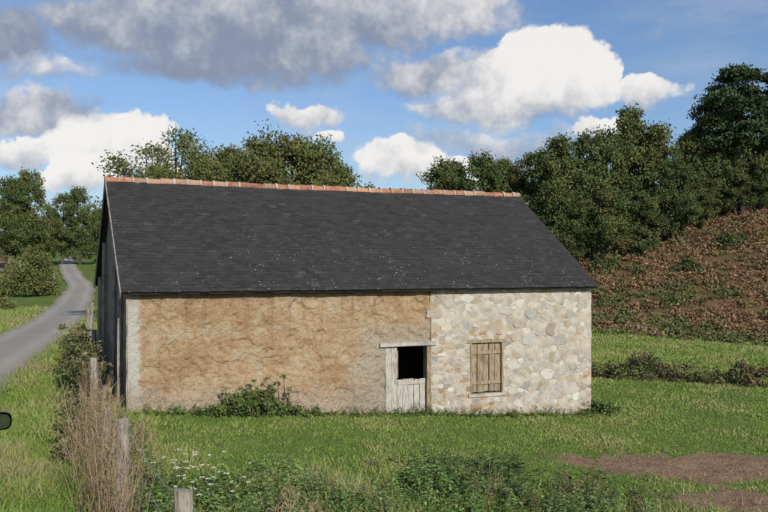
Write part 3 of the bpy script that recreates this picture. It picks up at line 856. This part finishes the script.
# ------------------------------------------------------------ fence
fence=empty('wire_fence')
pp=[(-.1,4.2,1.05,.07),(-1.76,7.35,1.02,.085),(-3.42,10.7,1.03,.085),(-4.75,14.0,.9,.07),(-6.08,17.3,1.05,.08),(-7.3,20.6,1.1,.08),(-8.9,25.2,1.1,.08),(-10.9,30.5,1.1,.08),(-13.3,37,1.1,.08),(-16,45,1.1,.08)]
tops=[]
for i,(x0,y0,hh,r) in enumerate(pp):
    V=[];Fc=[]; z0=h1(x0,y0)
    if i==1: hh=(C-(490-HY)/F*y0)-z0
    if i==2: hh=(C-(419-HY)/F*y0)-z0
    if i==4: hh=(C-(358-HY)/F*y0)-z0
    lx=q.uniform(-.05,.05); seg=10; npt=8
    for k in range(npt):
        t=k/(npt-1); zz=z0-.3+(hh+.3)*t
        for j in range(seg):
            a=2*math.pi*j/seg; rr=r*(1.05-.12*t)*(1+.22*noise.noise(Vector((math.cos(a)*1.5+i*7,math.sin(a)*1.5,t*2))))
            V.append((x0+lx*t+rr*math.cos(a),y0+rr*.85*math.sin(a),zz+(.04*noise.noise(Vector((j*1.7,i,0))) if k==npt-1 else 0)))
    for k in range(npt-1):
        for j in range(seg):
            j2=(j+1)%seg; Fc.append((k*seg+j,k*seg+j2,(k+1)*seg+j2,(k+1)*seg+j))
    V.append((x0+lx,y0,z0+hh+.01)); t0=(npt-1)*seg
    for j in range(seg): Fc.append((t0+j,t0+(j+1)%seg,len(V)-1))
    py_mesh('fence_post_part',V,Fc,m_post,fence); tops.append((x0+lx,y0,z0,hh))
m_wire,nt=new_mat('galvanised_wire'); g=NT(nt); g.bsdf((.35,.42,.48),.45,metal=.6,spec=.5)
V=[];Fc=[]
for fr in (.3,.6,.88):
    for a,b in zip(tops[:-1],tops[1:]):
        P=[]
        for k in range(9):
            t=k/8; P.append((a[0]+(b[0]-a[0])*t+.09,a[1]+(b[1]-a[1])*t,(a[2]+a[3]*fr)*(1-t)+(b[2]+b[3]*fr)*t-.12*math.sin(math.pi*t)*(1 if fr>.8 else .6)))
        tube(P,[.0035]*9,V,Fc,4)
py_mesh('fence_wires',V,Fc,m_wire,fence)
for px,D,hh in ((33,96,3.4),(52,100,3.0),(20,92,1.4),(66,104,1.4)):
    V=[];Fc=[]; x0=PX(px,D)-1.5; z0=h1(x0,D); tube([(x0,D,z0-.3),(x0,D,z0+hh*.5),(x0+.03,D,z0+hh),(x0+.03,D,z0+hh+.02)],[.12,.11,.10,.01],V,Fc,7)
    py_mesh('wooden_post',V,Fc,m_post)

# ------------------------------------------------------------ parked car
m_paint,nt=new_mat('dark_blue_paint'); g=NT(nt); p=g.bsdf((.02,.04,.10),.3,spec=.5); p.inputs['Coat Weight'].default_value=.6
m_blk,nt=new_mat('black_plastic'); g=NT(nt); g.bsdf((.015,.015,.017),.45)
m_glass,nt=new_mat('tinted_glass'); g=NT(nt); g.bsdf((.01,.012,.015),.05,spec=.8)
m_mir,nt=new_mat('mirror_glass'); g=NT(nt); g.bsdf((.7,.75,.8),.04,metal=1)
m_steel,nt=new_mat('wheel_steel'); g=NT(nt); g.bsdf((.35,.35,.36),.4,metal=.8)
car_heading=math.radians(25.5)
mD=7.4; mx_=PX(-2,mD); mz=C-(421-HY)/F*mD
fx,fy=-math.sin(car_heading),math.cos(car_heading)
rx,ry=math.cos(car_heading),math.sin(car_heading)
cxp=mx_-rx*1.00-fx*.55; cyp=mD-ry*1.00-fy*.55; czp=mz-.98
car=empty('parked_car',(cxp,cyp,czp),car_heading)
st=[(-2.0,.42,.72,.80,.66,.68,.62),(-1.9,.30,.90,.98,.74,.76,.64),(-1.6,.24,.94,1.30,.78,.79,.60),(-1.1,.22,.93,1.42,.79,.80,.58),(-.2,.22,.92,1.44,.79,.80,.58),(.45,.22,.91,1.36,.79,.80,.58),(1.0,.22,.90,.97,.79,.79,.68),(1.5,.24,.84,.88,.78,.77,.66),(1.85,.30,.74,.78,.74,.74,.62),(1.98,.40,.58,.62,.64,.66,.58)]
V=[];Fc=[]
for (y_,zb,zl,zt,a,b,c_) in st:
    V+=[(-a*.92,y_,zb),(-a,y_,(zb+zl)/2),(-b,y_,zl),(-c_,y_,zt-.03),(-c_*.8,y_,zt),(c_*.8,y_,zt),(c_,y_,zt-.03),(b,y_,zl),(a,y_,(zb+zl)/2),(a*.92,y_,zb)]
for i in range(len(st)-1):
    for k in range(10):
        k2=(k+1)%10; Fc.append((i*10+k,i*10+k2,(i+1)*10+k2,(i+1)*10+k))
Fc.append(tuple(range(9,-1,-1))); Fc.append(tuple((len(st)-1)*10+k for k in range(10)))
ob=py_mesh('body',V,Fc,m_paint,car,smooth=False)
md=ob.modifiers.new('b','BEVEL'); md.width=.03; md.segments=2
def quad_panel(name,pts4,mat,off):
    py_mesh(name,pts4,[(0,1,2,3)],mat,car)
for sg in (-1,1):
    o=lambda x_:sg*(x_+.012-.04)
    quad_panel('side_window_front',[(o(.825),-.15,.96),(o(.825),.85,.95),(o(.66),.42,1.31),(o(.642),-.15,1.38)],m_glass,0)
    quad_panel('side_window_rear',[(o(.825),-1.35,.97),(o(.825),-.22,.96),(o(.642),-.22,1.38),(o(.66),-1.2,1.34)],m_glass,0)
quad_panel('windscreen',[(-.66,.98,1.0),(.66,.98,1.0),(.54,.50,1.355),(-.54,.50,1.355)],m_glass,0)
quad_panel('rear_window',[(-.62,-1.88,1.03),(.62,-1.88,1.03),(.55,-1.64,1.30),(-.55,-1.64,1.30)],m_glass,0)
for sg in (-1,1):
    for yw in (-1.25,1.25):
        V=[];Fc=[]
        prof=[(.0,.74),(.16,.74),(.19,.76),(.29,.79),(.30,.76),(.30,.64),(.28,.60)]
        n=24
        for r,xx in prof:
            for k in range(n): a=2*math.pi*k/n; V.append((sg*(xx+.01),yw+r*math.cos(a),.30+r*math.sin(a)))
        for i in range(len(prof)-1):
            for k in range(n): Fc.append((i*n+k,i*n+(k+1)%n,(i+1)*n+(k+1)%n,(i+1)*n+k))
        ob=py_mesh('wheel',V,Fc,m_blk,car,smooth=True); ob.data.materials.append(m_steel)
        for i,pq in enumerate(ob.data.polygons):
            if i<2*n: pq.material_index=1
for sg in (-1,1):
    V=[];Fc=[]; n=20
    cx_,cy_,cz_=sg*1.0,.55,.98
    rings=[(-.03,.96),(-.035,1.0),(.0,1.0),(.04,.9),(.07,.62),(.085,.2)]
    for (yy,sc) in rings:
        for k in range(n):
            a=2*math.pi*k/n; ca,sa=math.cos(a),math.sin(a)
            V.append((cx_+.115*sc*math.copysign(abs(ca)**.6,ca),cy_+yy,cz_+.082*sc*math.copysign(abs(sa)**.7,sa)))
    for i in range(len(rings)-1):
        for k in range(n): Fc.append((i*n+k,i*n+(k+1)%n,(i+1)*n+(k+1)%n,(i+1)*n+k))
    Fc.append(tuple((len(rings)-1)*n+k for k in range(n)))
    py_mesh('door_mirror_housing',V,Fc,m_blk,car,smooth=True)
    V=[(cx_+.098*math.copysign(abs(math.cos(2*math.pi*k/n))**.6,math.cos(2*math.pi*k/n)),cy_-.040,cz_+.066*math.copysign(abs(math.sin(2*math.pi*k/n))**.7,math.sin(2*math.pi*k/n))) for k in range(n)]
    py_mesh('door_mirror_glass',V,[tuple(range(n))],m_mir,car)
    V=[];Fc=[]; tube([(sg*.78,.60,.93),(sg*.86,.58,.93),(sg*.93,.57,.95)],[.035,.03,.025],V,Fc,8); py_mesh('door_mirror_arm',V,Fc,m_blk,car)

# ------------------------------------------------------------ world, sun
SUNV=Vector((.42,-.78,.52)).normalized()
el=math.asin(SUNV.z); az=math.atan2(SUNV.x,SUNV.y)
w=bpy.data.worlds.new('World'); scene.world=w; w.use_nodes=True; nt=w.node_tree; nt.nodes.clear(); g=NT(nt)
sky=g.n('ShaderNodeTexSky',sky_type='NISHITA'); sky.sun_disc=False; sky.sun_elevation=el; sky.sun_rotation=az
sky.air_density=1.0; sky.dust_density=.6; sky.ozone_density=1.6
tc=g.n('ShaderNodeTexCoord').outputs['Generated']
sx=g.n('ShaderNodeSeparateXYZ'); nt.links.new(tc,sx.inputs[0]); X,Y,Z=sx.outputs
def cnoise(scale,detail,rough):
    wn=g.n('ShaderNodeTexNoise'); nt.links.new(tc,wn.inputs['Vector']); wn.inputs['Scale'].default_value=scale; wn.inputs['Detail'].default_value=detail; wn.inputs['Roughness'].default_value=rough
    wc=g.n('ShaderNodeSeparateColor'); nt.links.new(wn.outputs[1],wc.inputs[0]); return wc.outputs
wa=cnoise(9,5,.6)
f1=wa[2]
f4=g.noise(tc,30,3,.6)
U=g.math('ARCTAN2',X,Y); Vv=g.math('ARCSINE',Z)
U=g.math('ADD',U,g.math('MULTIPLY',g.math('SUBTRACT',wa[0],.5),.16))
Vv=g.math('ADD',Vv,g.math('MULTIPLY',g.math('SUBTRACT',wa[1],.5),.10))
CL=[(560,66,62,36,1.5,1.15),(520,84,60,28,1.2,1.0),(435,72,66,24,1.1,.60),(500,108,90,14,.9,.70),
(592,124,34,11,1.0,.95),(322,117,32,13,.9,.80),(405,165,42,17,1.0,1.0),(450,178,36,14,.9,.95),(372,180,20,10,.5,.9),
(105,150,60,28,1.3,1.1),(70,185,45,18,1.1,1.0),(150,168,30,16,.9,.9),(652,92,34,15,.8,.75),(342,141,13,8,.6,.9),
(235,42,130,42,1.45,.42),(130,20,100,30,1.3,.55),(330,18,120,34,1.3,.58),(430,10,110,26,1.0,.75),(190,66,90,20,1.1,.42),(310,62,70,18,.8,.5),
(12,36,60,30,1.1,.42),(50,112,75,20,1.1,.52),(12,150,40,15,1.0,.7),(510,142,100,18,.7,.60),(660,20,70,18,.3,.7),(50,72,70,12,.6,.65),(250,-40,220,60,1.3,.5),(900,60,90,50,1.1,.9),(-120,90,120,60,1.1,.6)]
dsum=None; ssum=None; gsum=None
for px,py,rx_,ry_,op,br in CL:
    a=math.atan((px-384)/F); e=math.atan((HY-py)/F*math.cos(a)); rx2=rx_/F*math.cos(a)**2*1.25; ry2=ry_/F*math.cos(a)*1.3
    du=g.math('MULTIPLY_ADD',U,1/rx2,-a/rx2); dv=g.math('MULTIPLY_ADD',Vv,1/ry2,-e/ry2)
    r2=g.math('MULTIPLY_ADD',du,du,g.math('MULTIPLY',dv,dv))
    gg=g.math('MULTIPLY',g.math('SUBTRACT',1.0,r2,clamp=True),op)
    sh=g.math('MULTIPLY',gg,g.math('MULTIPLY_ADD',dv,.38*br,br))
    dsum=gg if dsum is None else g.math('MAXIMUM',dsum,gg)
    gsum=gg if gsum is None else g.math('ADD',gsum,gg)
    ssum=sh if ssum is None else g.math('ADD',ssum,sh)
dens=g.math('ADD',dsum,g.math('MULTIPLY_ADD',f1,1.5,-.75))
dens=g.math('ADD',dens,g.math('MULTIPLY_ADD',f4,.6,-.30))
shade=g.math('DIVIDE',ssum,g.math('ADD',gsum,.02))
edge=g.ss(shade,.55,1.0,.95,.40)
nd=g.n('ShaderNodeMapRange',interpolation_type='SMOOTHSTEP'); g.put(nd.inputs[0],dens); nd.inputs[1].default_value=.06; g.put(nd.inputs[2],edge)
mask=nd.outputs[0]
shade=g.math('ADD',shade,g.math('ADD',g.math('MULTIPLY_ADD',f1,.9,-.45),g.math('MULTIPLY_ADD',f4,.8,-.4)))
f3=g.noise(g.scalev(tc,(1,1,3.5)),3,5,.65)
wisp=g.ss(f3,.42,.75,.04,.55)
CB=7.6
ccol=g.mix(g.ss(shade,.30,1.10),(.27*CB,.315*CB,.42*CB),(1.03*CB,.99*CB,.94*CB))
tint=g.mix(1.0,sky.outputs[0],(.68,.80,.97),'MULTIPLY')
sk=g.mix(wisp,tint,(.50*CB,.57*CB,.70*CB))
fin=g.mix(g.math('MULTIPLY',mask,.92),sk,ccol)
bg=g.n('ShaderNodeBackground'); nt.links.new(fin,bg.inputs[0]); bg.inputs[1].default_value=.12
out=g.n('ShaderNodeOutputWorld'); nt.links.new(bg.outputs[0],out.inputs[0])

sl=bpy.data.lights.new('sun','SUN'); sl.energy=4.5; sl.angle=math.radians(.5); sl.color=(1,.93,.82)
so_=bpy.data.objects.new('sun',sl); so_.rotation_euler=(-SUNV).to_track_quat('-Z','Y').to_euler(); so_.location=(0,-10,30); COL.objects.link(so_)

cam=bpy.data.cameras.new('camera'); cam.sensor_width=36; cam.lens=F/768*36; cam.shift_y=(HY-256)/768; cam.clip_end=6000; cam.clip_start=.05
cob=bpy.data.objects.new('camera',cam); cob.location=(0,0,C); cob.rotation_euler=(math.radians(90),0,0); COL.objects.link(cob); scene.camera=cob
scene.view_settings.view_transform='Standard'; scene.view_settings.look='None'; scene.view_settings.exposure=0
